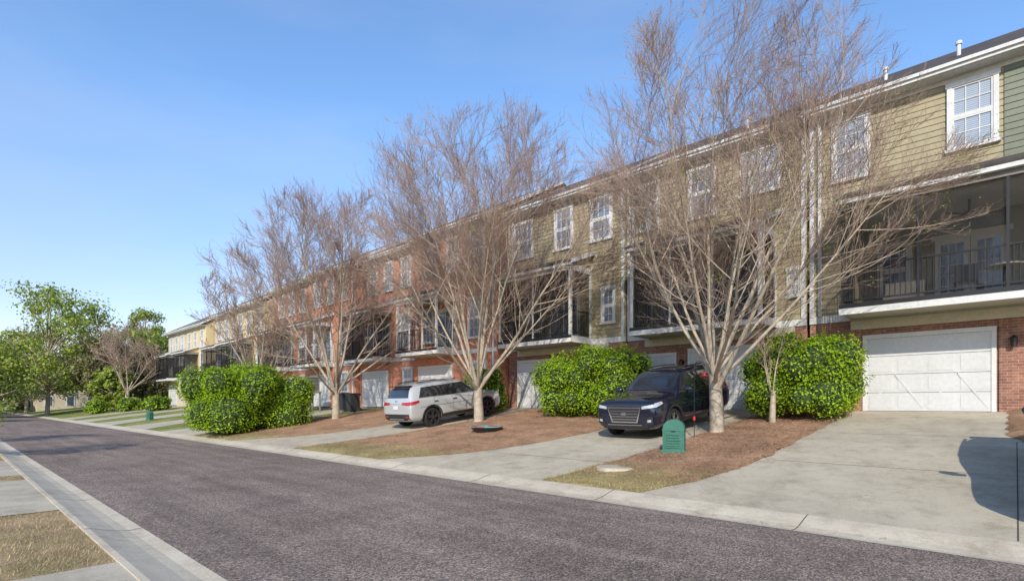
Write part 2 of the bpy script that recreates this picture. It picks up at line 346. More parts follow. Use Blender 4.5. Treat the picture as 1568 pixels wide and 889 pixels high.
bush('shrub',-4.4,16.7,1.5,1.3,2.85,40000,3,.08,240,.04)
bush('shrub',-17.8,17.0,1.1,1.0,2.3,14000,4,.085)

def frusta(name,segs,mat,sides,parent):
    A=np.array(segs,dtype=np.float64); p0=A[:,0:3];p1=A[:,3:6];r0=A[:,6];r1=A[:,7]
    d=p1-p0; L=np.linalg.norm(d,axis=1)[:,None]+1e-9; d/=L; p1=p1+d*(r1[:,None]*.15)
    ref=np.where(np.abs(d[:,2:3])>.95,np.array([[1.,0,0]]),np.array([[0,0,1.]]))
    a=np.cross(d,ref); a/=np.linalg.norm(a,axis=1)[:,None]+1e-9; c=np.cross(d,a)
    ring0=[];ring1=[]
    for k in range(sides):
        t=2*math.pi*k/sides; u=a*math.cos(t)+c*math.sin(t)
        ring0.append(p0+u*r0[:,None]); ring1.append(p1+u*r1[:,None])
    V=np.stack(ring0+ring1,1).reshape(-1,3); n=len(A); base=(np.arange(n)*2*sides)[:,None]
    F=[np.concatenate([base+k,base+(k+1)%sides,base+sides+(k+1)%sides,base+sides+k],1) for k in range(sides)]
    return npmesh(name,V,np.concatenate(F,0),mat,sides>3,parent)
def bare_tree(name,x,y,H,Wd,seed,forkz=1.5,nl=12,dens=1.0,trunk=.17,nbud=5000,newleaf=0,tw=1.0):
    """H: crown height above the fork, Wd: crown half width"""
    r=random.Random(seed); z0=tz(y); e=empty(name,(x,y,z0-.05))
    thick=[];thin=[];tips=[]
    nseg={0:6,1:10,2:6,3:4,4:2,5:1}
    def inside(p):
        z=(p.z-forkz)/H; q=math.hypot(p.x,p.y)/Wd
        return q*q*(1.0 if z>.35 else 1.0+1.4*(.35-z))+max(0,z)**2.6
    def grow(p,d,L,rad,lv,rend=.35):
        n=nseg[lv]; sl=L/n; pts=[p.copy()]; dirs=[d.copy()]; rr=rad
        for i in range(n):
            wig={0:.05,1:.045,2:.07,3:.09,4:.10,5:.08}[lv]
            d=d+Vector((r.gauss(0,wig),r.gauss(0,wig),r.gauss(0,wig*.7)))
            if lv==1: d.z+=.012
            elif lv==2: d.z+=.06
            elif lv>=3: d.z+=.09
            d.normalize(); q=p+d*sl; r2=rad*(1-(1-rend)*(i+1)/n)
            (thick if lv<=2 else thin).append((*p,*q,rr,r2)); p=q; rr=r2; pts.append(p.copy()); dirs.append(d.copy())
        if lv>=4: tips.append(p)
        if lv==5: return
        low=(p.z-forkz)/H<.42
        cnt={1:12*dens,2:9*dens,3:6.8*dens,4:3.0*dens}.get(lv,0)*(.62 if (low and lv>=2) else 1.06); cnt=int(cnt+r.random())
        for k in range(cnt):
            u=(k+r.random())/max(1,cnt); t={1:.26+.74*u**.8}.get(lv,.14+.86*u); t=min(t,.999)
            j=int(t*n); fr=t*n-j; pp=pts[j].lerp(pts[j+1],fr); dd=dirs[j+1]
            ax=dd.orthogonal().normalized(); ax.rotate(Matrix.Rotation(r.uniform(0,2*math.pi),3,dd))
            ang=math.radians(r.uniform(*{1:(24,60),2:(20,50),3:(18,42),4:(12,36)}[lv]))
            cd=dd.copy(); cd.rotate(Matrix.Rotation(ang,3,ax)); 
            if cd.z<-.1: cd.z*=.3; cd.normalize()
            cl={1:H*.27*(.85+.25*t),2:L*.48*(1.1-.35*t),3:L*.58*(1.1-.3*t),4:L*.52}[lv]*r.uniform(.7,1.2)
            if lv<=3:
                k0=inside(pp+cd*cl)
                if k0>1.10: cl*=.55
            cr={1:rad*.36*(1-.5*t),2:rad*.38*(1-.4*t),3:.0044*tw,4:.0032*tw}[lv]
            grow(pp,cd,cl,max(cr,.0048*tw if lv<3 else .0028*tw),lv+1,.3 if lv<3 else .5)
    p=Vector((0,0,0)); d=Vector((0,0,1)); rad=trunk; n=6
    thick.append((*(p-Vector((0,0,.15))),*(p+Vector((0,0,.12))),rad*1.6,rad*1.15)); p=p+Vector((0,0,.12))
    tr=[p.copy()]
    for i in range(n):
        q=p+d*((forkz-.12)/n); thick.append((*p,*q,rad*(1.15-.04*i),rad*(1.15-.04*(i+1)))); p=q; tr.append(p.copy()); d=(d+Vector((r.gauss(0,.04),r.gauss(0,.04),0))).normalized()
    incs=[6,34,22,46,27,38,58,17,42,30,62,12,36,24,50,32]
    for k in range(nl):
        az=2.4*k+r.uniform(-.2,.2); inc=math.radians(incs[k%16]+r.uniform(-3,3))
        # super-ellipse: broad shoulders so the crown top is rounded, not pointed
        c_,s_=math.cos(inc),math.sin(inc); pw=2.6; Ll=1/(((s_/Wd)**pw+(c_/H)**pw)**(1/pw))
        dd=Vector((math.cos(az)*s_,math.sin(az)*s_,c_))
        st=tr[-1] if k%3==0 else tr[-1-r.choice([0,1,1,2])]
        grow(st.copy(),dd,Ll*r.uniform(.80,.90),trunk*r.uniform(.28,.44),1,.14)
    frusta('trunk_and_limbs',thick,M['bark'],6,e); frusta('twigs',thin,M['twig'],3,e)
    T=np.array([tuple(t) for t in tips]); q=np.random.default_rng(seed)
    if nbud: 
        C=T[q.integers(0,len(T),nbud)]+q.normal(0,.05,(nbud,3)); leaves_mesh('buds',C,q.normal(0,1,C.shape),.026*tw,M['bud'],e,seed)
    if newleaf:
        lo=T[T[:,2]<np.quantile(T[:,2],.35)]; k=lo[q.integers(0,len(lo),newleaf//12)]
        C=np.repeat(k,12,0)+q.normal(0,.09,(len(k)*12,3)); leaves_mesh('new_leaves',C,q.normal(0,1,C.shape),.045,M['newleaf'],e,seed)
    return e
bare_tree('bare_tree',-5.65,13.8,8.6,5.7,11,1.6,15,1.0,.165,9000,5000)
bare_tree('bare_tree',-15.1,14.2,10.2,6.2,12,1.5,15,.98,.18,9000,1200,1.25)
bare_tree('bare_tree',-24.6,13.4,9.6,6.8,13,1.5,14,.92,.18,7000,0,1.5)
bare_tree('bare_tree',-34.5,13.6,7.8,5.0,14,1.5,10,.72,.15,2000,0,2.2)
bare_tree('small_bare_tree',-4.82,15.5,2.0,1.2,21,.9,5,.45,.08,300,400)
for i,(x,y,h) in enumerate([(-92,16,10),(-79,13.5,8.5),(-83,18,9.5),(-100,8,10),(-72,14.2,7)]):
    bare_tree('bare_tree',x,y,h,5.0,15+i,2,9,.6,.2,1500,0,3.4)

def leafy_tree(name,x,y,h,w,seed,n=9000,size=.35,mat='farleaf',trunk=.2,base=.3,clumps=40):
    r=np.random.default_rng(seed); rr=random.Random(seed); e=empty(name,(x,y,tz(y)-.05)); thick=[]
    p=Vector((0,0,0)); rad=trunk
    for i in range(8):
        q=p+Vector((0,0,1))*(h*.8/8)+Vector((rr.gauss(0,.01*h),rr.gauss(0,.01*h),0)); thick.append((*p,*q,rad,rad*.84)); rad*=.84; p=q
    CL=[]
    for i in range(clumps):
        a=rr.uniform(0,2*math.pi); t=rr.uniform(0,1); zz=h*(base+(1-base)*t); prof=math.sin(math.pi*min(1,.12+.83*t))**.6
        q=w/2*prof*math.sqrt(rr.random())*.95; c=(math.cos(a)*q,math.sin(a)*q,zz*.95); s=w*rr.uniform(.06,.15); CL.append((*c,s))
        thick.append((0,0,zz*.6,*c,trunk*.25,.02))
    CL=np.array(CL); idx=r.integers(0,len(CL),n); D=r.normal(0,1,(n,3)); D/=np.linalg.norm(D,axis=1)[:,None]
    C=CL[idx,:3]+D*(CL[idx,3]*r.uniform(.35,1.25,n))[:,None]*np.array([1,1,.75]); D[:,2]+=.4
    frusta('trunk_and_limbs',thick,M['bark'],6,e); leaves_mesh('foliage',C,D,size,M[mat],e,seed,.7); return e
leafy_tree('street_tree',-21.6,.0,3.7,3.6,30,3600,.09,'farleaf',.05,.28,50)
leafy_tree('street_tree',-30,-1.2,4.5,4.2,31,5000,.11,'farleaf',.08,.25,40)
for i,(x,y,h,w,mt) in enumerate([(-84,8.6,16,15,'farleaf'),(-96,-1,12,10,'farleaf'),(-97,21,15,10,'farleaf'),(-84,2.0,9,8,'farleaf'),(-95,32,14,10,'farleaf2'),(-78,13.5,8.5,7,'farleaf2'),(-110,42,18,12,'farleaf'),(-104,27,12,10,'farleaf2'),(-78,-2,9,8,'farleaf'),(-60,-6,8,8,'farleaf'),(-112,10,13,12,'farleaf2'),(-82,18.5,10,8,'farleaf'),(-74,13.2,5,4,'farleaf'),(-90,14,10,8,'farleaf2'),(-76,17.3,7.5,6,'farleaf2')]):
    leafy_tree('oak_tree',x,y,h,w,40+i,11000 if i==0 else 8000,.34,mt,.25,.2,80 if i==0 else 64)
for i,(x,y) in enumerate([(-68,13.5),(-72,11.5),(-62,14.6)]): bush('shrub',x,y,1.3,1.2,1.4,3500,60+i,.2,10)
r=np.random.default_rng(5); n=30000; C=np.stack([r.uniform(-150,-118,n),r.uniform(-60,100,n),np.zeros(n)],1); C[:,2]=r.uniform(0,1,n)**.7*(8+3*np.sin(C[:,1]*.31)+2*np.sin(C[:,1]*.83+1))+.5
leaves_mesh('distant_trees',C,r.normal(0,1,C.shape)+np.array([.8,0,.5]),1.1,M['farleaf2'],None,6,.8)

# ------------------------------------------------------------ houses
def siding(b,k,x0,x1,y,z0,z1,ex=.17):
    z=z0
    while z<z1-.001:
        zt=min(z+ex,z1)
        b.poly(k,[(x0,y-.022,z),(x1,y-.022,z),(x1,y-.002,zt),(x0,y-.002,zt)]); b.poly(k,[(x0,y,z),(x1,y,z),(x1,y-.022,z),(x0,y-.022,z)]); z=zt
def window(b,x0,x1,z0,z1,y,cols=3,blind=True,tr=.11):
    g='blinds' if blind else 'glass'
    b.box('white',x0,x0+tr,y-.075,y,z0,z1); b.box('white',x1-tr,x1,y-.075,y,z0,z1)
    b.box('white',x0-.03,x1+.03,y-.095,y,z1,z1+tr+.02); b.box('white',x0-.04,x1+.04,y-.11,y,z0-.08,z0)
    a,c=x0+tr,x1-tr; zm=(z0+z1)/2
    b.box(g,a,c,y-.030,y-.012,z0,z1)
    b.box('white',a,c,y-.062,y-.03,zm-.03,zm+.03)
    for (p,q) in ((z0,zm-.03),(zm+.03,z1)):
        b.box('white',a,a+.045,y-.058,y-.03,p,q); b.box('white',c-.045,c,y-.058,y-.03,p,q)
        b.box('white',a+.045,c-.045,y-.058,y-.03,p,p+.045); b.box('white',a+.045,c-.045,y-.058,y-.03,q-.045,q)
        for i in range(1,cols): xx=a+(c-a)*i/cols; b.box('white',xx-.011,xx+.011,y-.048,y-.03,p+.045,q-.045)
        zz=(p+q)/2; b.box('white',a+.045,c-.045,y-.0465,y-.03,zz-.011,zz+.011)
def garage(b,x0,x1,z0,z1,y):
    b.box('white',x0-.1,x0,y-.06,y,z0,z1); b.box('white',x1,x1+.1,y-.06,y,z0,z1); b.box('white',x0-.1,x1+.1,y-.07,y,z1,z1+.12)
    b.box('dark',x0,x1,y-.015,y,z0,z1); n=4; h=(z1-z0)/n
    for i in range(n):
        b.box('garage',x0,x1,y-.04,y-.015,z0+i*h+.006,z0+(i+1)*h-.006)
        m=4; w=(x1-x0)/m
        for j in range(m): b.box('garage',x0+j*w+.07,x0+(j+1)*w-.07,y-.048,y-.04,z0+i*h+.07,z0+(i+1)*h-.07)
    xm=(x0+x1)/2
    for a,c in ((x0,xm),(xm,x1)):
        b.bar('garage',(a+.05,y-.052,z0+.1),((a+c)/2,y-.052,z0+h*2),.045,.007); b.bar('garage',(c-.05,y-.052,z0+.1),((a+c)/2,y-.052,z0+h*2),.045,.007)
    b.box('black',x0,x1,y-.05,y-.015,z0-.03,z0+.006)
def porch(b,x0,x1,yf,yw,zf=4.36,zt=7.02,posts=3,frame='white',screen='screen',back=None,rail='black',gable='tan'):
    b.box('deck',x0,x1,yf+.03,yw,zf-.12,zf); b.box('white',x0-.02,x1+.02,yf,yf+.03,zf-.27,zf-.10); b.box('black',x0-.02,x1+.02,yf,yf+.03,zf-.10,zf+.02)
    for xx in (x0-.02,x1-.01): b.box('white',xx,xx+.03,yf+.03,yw,zf-.27,zf-.0)
    b.box('cream',x0+.05,x1-.05,yf+.06,yw,zf-.22,zf-.125)
    xs=[x0+.06+(x1-x0-.12)*i/(posts-1) for i in range(posts)]
    for i,xx in enumerate(xs):
        k='white' if frame=='white' else 'black'; w=(.055 if i in (0,posts-1) else .03) if k=='white' else .03
        b.box(k,xx-w,xx+w,yf+.02,yf+.02+2*w,zf+.0,zt)
    for z in (zf+.10,zf+1.02): b.box(rail,x0+.06,x1-.06,yf+.05,yf+.085,z,z+.04)
    n=int((x1-x0)/.115)
    for i in range(1,n): xx=x0+(x1-x0)*i/n; b.box(rail,xx-.009,xx+.009,yf+.058,yf+.076,zf+.14,zf+1.02)
    for xx in (x0+.06,x1-.06):
        for z in (zf+.10,zf+1.02): b.box(rail,xx-.018,xx+.018,yf+.13,yw-.02,z,z+.04)
        m=int((yw-yf)/.115)
        for i in range(1,m): yy=yf+.1+(yw-yf-.1)*i/m; b.box(rail,xx-.009,xx+.009,yy-.009,yy+.009,zf+.14,zf+1.02)
        if frame=='white': b.box('white',xx-.05,xx+.05,yw-.1,yw,zf,zt)
    if screen:
        b.box(screen,x0+.12,x1-.12,yf+.095,yf+.097,zf+.02,zt)
        for xx in (x0+.06,x1-.06): b.box(screen,xx-.001,xx+.001,yf+.14,yw-.1,zf+.02,zt)
    fk='white' if frame=='white' else 'deck'
    b.box(fk,x0,x1,yf,yf+.14,zt,zt+.24); b.box('white',x0-.12,x1+.12,yf-.14,yf-.001,zt+.15,zt+.27)
    for xx in (x0,x1-.14): b.box(fk,xx,xx+.14,yf+.14,yw,zt,zt+.24)
    b.box('white',x0+.14,x1-.14,yf+.14,(back or yw),zt+.1,zt+.14)
    rise=(yw-yf)*.42
    b.prism('roof',[(x0-.14,yf-.16,zt+.27),(x0-.14,yw,zt+.27+rise),(x0-.14,yw,zt+.35+rise),(x0-.14,yf-.16,zt+.33)],(x1-x0+.28,0,0))
    for xx in (x0+.02,x1-.06): b.prism(gable,[(xx,yf,zt+.24),(xx,yw,zt+.24),(xx,yw,zt+.26+rise)],(.04,0,0))
    for xx in (x0-.17,x1+.14): b.prism('white',[(xx,yf-.16,zt+.20),(xx,yw,zt+.20+rise),(xx,yw,zt+.38+rise),(xx,yf-.16,zt+.38)],(.03,0,0))
NAMES=dict(white='white_trim',tan='siding',green='siding_green',yellow='siding',beige='siding',brick='brick_walls',brick2='ground_floor_brick',roof='roof',black='metalwork',dark='openings',porchwall='porch_back_wall',deck='deck',glass='window_glass',blinds='window_panes',screen='porch_screens',screenA='porch_screens',garage='garage_door',cream='beam_board')
DEP=10
def shell(b,x0,x1,yw,eave,wall,ground='brick2',pitch=.555,lap=True,recess=None,rake_l=True,rake_r=True):
    zg=1.36; zb=4.14
    if recess:
        ra,rb,ry=recess
        b.box(ground,x0,x1,yw,yw+DEP,zg-.3,zb)
        b.box(wall,x0,ra,yw,yw+DEP,zb,7.3)
        b.box('porchwall',ra,min(rb,x1),ry,yw+DEP,zb,7.3); b.box(wall,x0,x1,yw,yw+DEP,7.3,eave)
    else:
        b.box(ground,x0,x1,yw,yw+DEP,zg-.3,zb); b.box(wall,x0,x1,yw,yw+DEP,zb,eave)
    if lap:
        if recess: siding(b,wall,x0,recess[0],yw,zb+.02,7.3); siding(b,wall,x0,x1,yw,7.3,eave)
        else: siding(b,wall,x0,x1,yw,zb+.02,eave)
    b.box('white',x0,x1,yw-.05,yw,zb-.05,zb+.17)
    b.box('white',x0,x1,yw-.04,yw-.0225,eave-.14,eave-.02)
    b.box('white',x0-.05,x1+.05,yw-.42,yw+.1,eave-.02,eave+.02); b.box('white',x0-.05,x1+.05,yw-.50,yw-.42,eave+.0,eave+.17)
    b.box('white',x0-.05,x1+.05,yw-.56,yw-.5,eave+.09,eave+.18)
    yr=yw+DEP/2; zr=eave+.17+(DEP/2+.5)*pitch
    b.prism('roof',[(x0-.08,yw-.53,eave+.19),(x0-.08,yr,zr),(x0-.08,yw+DEP+.5,eave+.17),(x0-.08,yw+DEP+.5,eave+.05),(x0-.08,yr,zr-.12),(x0-.08,yw-.41,eave+.10)],(x1-x0+.16,0,0))
    for xx in (x0,x1-.05): b.prism(wall,[(xx,yw,eave),(xx,yw+DEP,eave),(xx,yr,zr-.14)],(.05,0,0))
    for xx,ok in ((x0-.13,rake_l),(x1+.08,rake_r)):
        if ok: b.prism('white',[(xx,yw-.53,eave+.02),(xx,yr,zr-.16),(xx,yr,zr+.03),(xx,yw-.53,eave+.22)],(.05,0,0))
def cboard(b,x,y,z0,z1,w=.13): b.box('white',x-w/2,x+w/2,y-.045,y,z0,z1)
def downspout(b,x,y,z0,z1): b.box('white',x-.045,x+.045,y-.11,y-.03,z0,z1)
def lamp(b,x,y,z): b.box('black',x-.05,x+.05,y-.03,y,z,z+.2); b.cyl('black',(x,y-.12,z-.05),.055,.22,8,.075); b.cyl('black',(x,y-.12,z+.17),.09,.07,8,.02)
def vent(b,x,y,z): b.cyl('white',(x,y,z),.05,.6,8); b.cyl('white',(x,y,z+.6),.08,.08,8)

# --- unit A
b=Bld('tan_townhouse'); yA=18.9; eA=10.48
shell(b,-4.75,5.2,yA,eA,'tan',recess=(-3.6,5.2,20.5))
b.box('green',-.2,5.2,yA-.03,yA-.0225,7.3,eA-.14); siding(b,'green',-.2,5.2,yA-.03,7.3,eA-.14)
window(b,-1.36,-.30,8.5,10.18,yA,3); window(b,-4.14,-3.12,8.42,10.15,yA,3); window(b,1.2,2.3,8.5,10.18,yA-.04,3)
b.box('cream',-3.62,5.0,yA-.10,yA-.02,3.80,4.08)
b.box('brick2',-3.72,-3.34,yA-.12,yA,1.1,3.79)
garage(b,-3.22,-.45,1.38,3.50,yA); garage(b,.55,3.3,1.38,3.50,yA)
b.box('brick2',-.3,.3,yA-.05,yA-.0,1.1,3.79)
lamp(b,-.02,yA-.05,3.1)
porch(b,-3.62,5.1,17.4,yA,frame='black',posts=6,back=20.5,screen='screenA')
yb=20.5
for (xa,xb) in ((-1.75,-.95),(-.93,-.13)):
    b.box('white',xa,xb,yb-.07,yb,4.37,6.45); b.box('glass',xa+.14,xb-.14,yb-.08,yb-.07,4.75,6.3)
    for i in (1,2): xx=xa+.14+(xb-xa-.28)*i/3; b.box('white',xx-.012,xx+.012,yb-.09,yb-.08,4.75,6.3)
    for i in range(1,5): zz=4.75+1.55*i/5; b.box('white',xa+.14,xb-.14,yb-.0885,yb-.08,zz-.012,zz+.012)
b.box('white',-1.85,-.03,yb-.09,yb,6.45,6.6); b.box('blinds',-1.7,-.2,yb-.05,yb,6.66,6.95)
window(b,-3.2,-2.3,5.0,6.5,yb,3,False); window(b,.4,1.5,5.0,6.6,yb,3,False)
b.cyl('black',(-.9,19,6.75),.03,.35,8); b.cyl('black',(-.9,19,6.65),.12,.12,12)
for i in range(5):
    a=i*2*math.pi/5+.3; b.bar('black',(-.9+.1*math.cos(a),19+.1*math.sin(a),6.7),(-.9+.7*math.cos(a),19+.7*math.sin(a),6.69),.13,.012,(0,0,1))
b.box('deck',-2.9,-1.95,19.4,19.9,4.7,4.8); 
for xx in (-2.85,-2.05): b.box('deck',xx,xx+.05,19.4,19.9,4.36,4.7)
b.box('deck',-2.9,-1.95,19.85,19.92,4.8,5.25)
for sx in (-1.2,.3):
    b.box('black',sx,sx+.5,18.3,18.75,4.76,4.80); b.box('black',sx,sx+.5,18.73,18.77,4.80,5.3)
    for q in (sx,sx+.46):
        for yy in (18.3,18.71): b.box('black',q,q+.04,yy,yy+.04,4.36,4.76)
b.cyl('black',(-.2,18.4,4.36),.03,.7,8); b.cyl('cream',(-.2,18.4,5.06),.40,.03,20)
cboard(b,-4.68,yA-.024,4.3,eA-.15); downspout(b,-4.45,yA-.02,4.3,eA)
vent(b,-1.2,20.4,11.5); vent(b,-3.0,20.6,11.6)
b.done(NAMES)
# --- unit B
b=Bld('tan_townhouse'); yB=19.0; eB=10.5
shell(b,-11.4,-4.86,yB,eB,'tan')
window(b,-6.95,-5.6,8.75,10.15,yB,4); window(b,-8.85,-7.8,8.4,10.1,yB,3); window(b,-10.95,-10.0,8.4,10.1,yB,3)
window(b,-5.45,-4.95,5.1,5.9,yB,2)
porch(b,-10.4,-5.75,17.45,yB,posts=4)
window(b,-9.9,-8.9,4.9,6.6,yB,3); b.box('white',-8.3,-6.5,yB-.06,yB-.023,4.36,6.6); b.box('glass',-8.15,-7.45,yB-.07,yB-.06,4.6,6.4); b.box('glass',-7.35,-6.65,yB-.07,yB-.06,4.6,6.4)
b.box('cream',-10.6,-5.2,yB-.10,yB-.03,3.80,4.08)
garage(b,-8.75,-6.0,1.38,3.5,yB); garage(b,-11.2,-9.4,1.38,3.4,yB)
lamp(b,-5.5,yB,3.0); lamp(b,-9.08,yB,3.0)
cboard(b,-11.33,yB-.024,4.3,eB-.15); cboard(b,-4.95,yB-.024,4.3,eB-.15); downspout(b,-11.1,yB-.02,4.3,eB)
vent(b,-7.2,20.4,11.5); b.done(NAMES)
# --- unit C
b=Bld('tan_townhouse'); eC=10.5
shell(b,-17.95,-11.45,yA,eC,'tan')
window(b,-13.15,-12.05,8.45,10.15,yA,3); window(b,-15.1,-14.05,8.45,10.15,yA,3); window(b,-17.65,-16.35,8.45,10.05,yA,4)
window(b,-12.6,-11.9,4.95,6.3,yA,2)
porch(b,-17.2,-13.1,17.4,yA,posts=3)
window(b,-16.9,-15.8,4.9,6.6,yA,3); b.box('white',-15.4,-13.7,yA-.06,yA-.023,4.36,6.6); b.box('glass',-15.25,-14.6,yA-.07,yA-.06,4.6,6.4); b.box('glass',-14.5,-13.85,yA-.07,yA-.06,4.6,6.4)
b.box('cream',-17.3,-12.2,yA-.10,yA-.03,3.80,4.08)
garage(b,-17.25,-14.5,1.38,3.5,yA); lamp(b,-14.1,yA,3)
cboard(b,-11.55,yA-.024,4.3,eC-.15); cboard(b,-17.85,yA-.024,4.3,eC-.15); downspout(b,-17.6,yA-.02,4.3,eC)
b.done(NAMES)
# --- brick units
def brick_unit(x1,off,seed):
    x0=x1-6.55; yw=18.2+off; e=10.5
    b=Bld('brick_townhouse'); shell(b,x0,x1,yw,e,'brick','brick',lap=False)
    window(b,x1-1.9,x1-.9,8.45,10.1,yw,3); window(b,x1-3.7,x1-2.7,8.45,10.1,yw,3); window(b,x1-5.6,x1-4.4,8.45,10.1,yw,3)
    window(b,x1-2.05,x1-.85,4.9,6.8,yw,3); window(b,x1-1.75,x1-.75,2.4,3.6,yw,2)
    porch(b,x0+.2,x1-2.9,16.8+off,yw,posts=4,zt=6.85,frame='white' if seed%2==0 else 'black',screen='screen' if seed%2 else None,gable='brick')
    window(b,x0+.7,x0+1.8,4.9,6.6,yw,3); b.box('white',x0+2.0,x0+3.5,yw-.05,yw-.003,4.36,6.6); b.box('glass',x0+2.15,x0+2.7,yw-.06,yw-.05,4.6,6.4); b.box('glass',x0+2.8,x0+3.35,yw-.06,yw-.05,4.6,6.4)
    garage(b,x0+.5,x0+3.2,1.38,3.5,yw); downspout(b,x1-.2,yw,1.5,e)
    vent(b,x1-3,yw+1.6,e+1.0)
    b.done(NAMES)
for i in range(4): brick_unit(-18.05-6.6*i,(-.0,.5,0.2,.5)[i],i)
def far_unit(name,x1,off,wall,e,w=6.4):
    x0=x1-w; yw=18.4+off
    b=Bld(name); shell(b,x0,x1,yw,e,wall,'brick2' if wall!='beige' else 'beige',lap=False)
    for q in (.5,2.6,4.6): window(b,x1-q-1.0,x1-q,e-2.1,e-.5,yw,3)
    window(b,x1-1.6,x1-.6,5.0,6.6,yw,3)
    porch(b,x0+.1,x1-2.2,yw-1.3,yw,posts=4,frame='black',zt=6.6,gable=wall)
    window(b,x0+.7,x0+1.8,4.9,6.6,yw,3); garage(b,x0+.5,x0+3.2,1.38,3.5,yw)
    b.box('white',x1,x1+.05,yw+2,yw+3,e-2.1,e-.6); b.box('glass',x1+.05,x1+.06,yw+2.1,yw+2.9,e-2,e-.7)
    b.done(NAMES)
far_unit('yellow_townhouse',-45,-.2,'yellow',9.9); far_unit('beige_townhouse',-51.5,.2,'beige',9.9); far_unit('yellow_townhouse',-59,-.3,'yellow',9.4); far_unit('beige_townhouse',-65.5,-.3,'beige',9.4)
def distant(x,y,w,d,h,wall):
    b=Bld('distant_house'); z=tz(y)-.1; b.box(wall,x,x+d,y,y+w,z,z+h)
    b.prism('roof',[(x-.4,y-.4,z+h),(x+d+.4,y-.4,z+h),(x+d/2,y-.4,z+h+2.6)],(0,w+.8,0))
    for i in range(int(w/2.6)):
        for zz in (1.0,3.8):
            if zz+1.4<h: b.box('white',x+d,x+d+.06,y+.8+i*2.6,y+1.9+i*2.6,z+zz-.1,z+zz+1.5); b.box('glass',x+d+.06,x+d+.08,y+.95+i*2.6,y+1.75+i*2.6,z+zz,z+zz+1.4)
    b.done(NAMES)
distant(-118,10,14,9,6.5,'beige'); distant(-112,32,14,9,6,'porchwall'); distant(-115,-12,14,9,6,'beige')

# ------------------------------------------------------------ small objects
def pedestal(x,y,s=1.0):
    m=M.setdefault('ped',nm('green_plastic',(.035,.13,.095),(.05,.17,.125),3,.5,.05,30)); z=tz(y)
    b=Bld('utility_pedestal'); n=20; w=.21*s; prof=[]
    for i in range(n+1): a=math.pi*i/n; prof.append((w*math.cos(a),.52*s+w*.95*math.sin(a)))
    pts=[(px_,-.16*s,pz) for px_,pz in prof]+[(-w,-.16*s,.0),(w,-.16*s,.0)]
    b.prism('ped',pts,(0,.32*s,0))
    b.box('ped',-w-.03*s,w+.03*s,-.19*s,.19*s,-.1,.10*s); b.box('ped',-w*.8,w*.8,-.18*s,-.16*s,.14*s,.46*s)
    for k in range(5): b.box('ped',-w*.62,w*.62,-.20*s,-.18*s,(.18+.055*k)*s,(.20+.055*k)*s)
    b.box('ped',-w-.012,w+.012,-.172*s,.172*s,.49*s,.515*s); b.box('black',-.04*s,.04*s,-.185*s,-.16*s,.47*s,.485*s)
    e=b.done({'ped':'housing','black':'latch'},loc=(x,y,z)); e.rotation_euler=(0,0,.35); return e
pedestal(-5.5,11.1,1.08); pedestal(-46,10.4,.9)
b=Bld('utility_cover'); b.cyl('kerb',(0,0,-.03),.42,.085,32); b.cyl('conc',(0,0,.055),.34,.006,32); b.done({'kerb':'ring','conc':'lid'},loc=(-5.83,9.3,tz(9.3)+.03))
b=Bld('planter_bowl'); M['pink']=pm('pink_rim',(.32,.08,.10),.6); M['teal']=pm('teal_rim',(.12,.34,.33),.6); M['soil']=nm('potting_soil',(.03,.02,.015),(.06,.04,.03),9,.95,.6,40)
b.cyl('black',(0,0,-.03),.38,.2,28,.52); b.cyl('soil',(0,0,.17),.50,.004,28)
for i in range(28):
    a=i*2*math.pi/28; c=(i+1)*2*math.pi/28; b.bar('pink' if i%7<3 else 'teal',(.53*math.cos(a),.53*math.sin(a),.185),(.53*math.cos(c),.53*math.sin(c),.185),.035,.03,(0,0,1))
b.done({'black':'bowl','pink':'rim_pink','teal':'rim_teal','soil':'soil'},loc=(-12.6,12.2,tz(12.2)+.04))
b=Bld('shepherd_hook_feeder'); M['red']=pm('red_plastic',(.5,.02,.02),.35)
b.cyl('black',(0,0,-.1),.01,1.9,6)
pv=Vector((0,0,1.8))
for i in range(10):
    a=math.pi*(i+1)/10; q=Vector((.13-.13*math.cos(a),0,1.8+.13*math.sin(a))); b.bar('black',pv,q,.018,.018); pv=q
b.cyl('black',(.26,0,1.62),.004,.2,5); b.cyl('red',(.26,0,1.55),.09,.03,14); b.cyl('red',(.26,0,1.58),.035,.06,10); b.cyl('red',(0,0,.45),.03,.1,8)
b.done({'black':'hook','red':'feeder'},loc=(-5.9,13.0,tz(13.0)))
def ac(x,y,h0):
    b=Bld('ac_condenser'); M['acg']=pm('ac_grey',(.33,.33,.31),.5,.3)
    b.box('deck',-.55,.55,-.5,.5,h0-.08,h0)
    for sx in (-.5,.43):
        for sy in (-.45,.38): b.box('deck',sx,sx+.07,sy,sy+.07,0,h0-.08)
    b.box('acg',-.42,.42,-.42,.42,h0,h0+.05); b.box('dark',-.38,.38,-.38,.38,h0+.05,h0+.85)
    for k in range(9): b.box('acg',-.41,.41,-.41,.41,h0+.08+k*.085,h0+.12+k*.085)
    for sx in (-.42,.38):
        for sy in (-.42,.38): b.box('acg',sx,sx+.04,sy,sy+.04,h0+.05,h0+.85)
    b.box('acg',-.43,.43,-.43,.43,h0+.85,h0+.9); b.cyl('dark',(0,0,h0+.9),.3,.02,16)
    b.done({'acg':'housing','dark':'coil','deck':'stand'},loc=(x,y,tz(y)))
ac(-31.8,15.6,1.3); ac(-33.4,15.8,1.3)
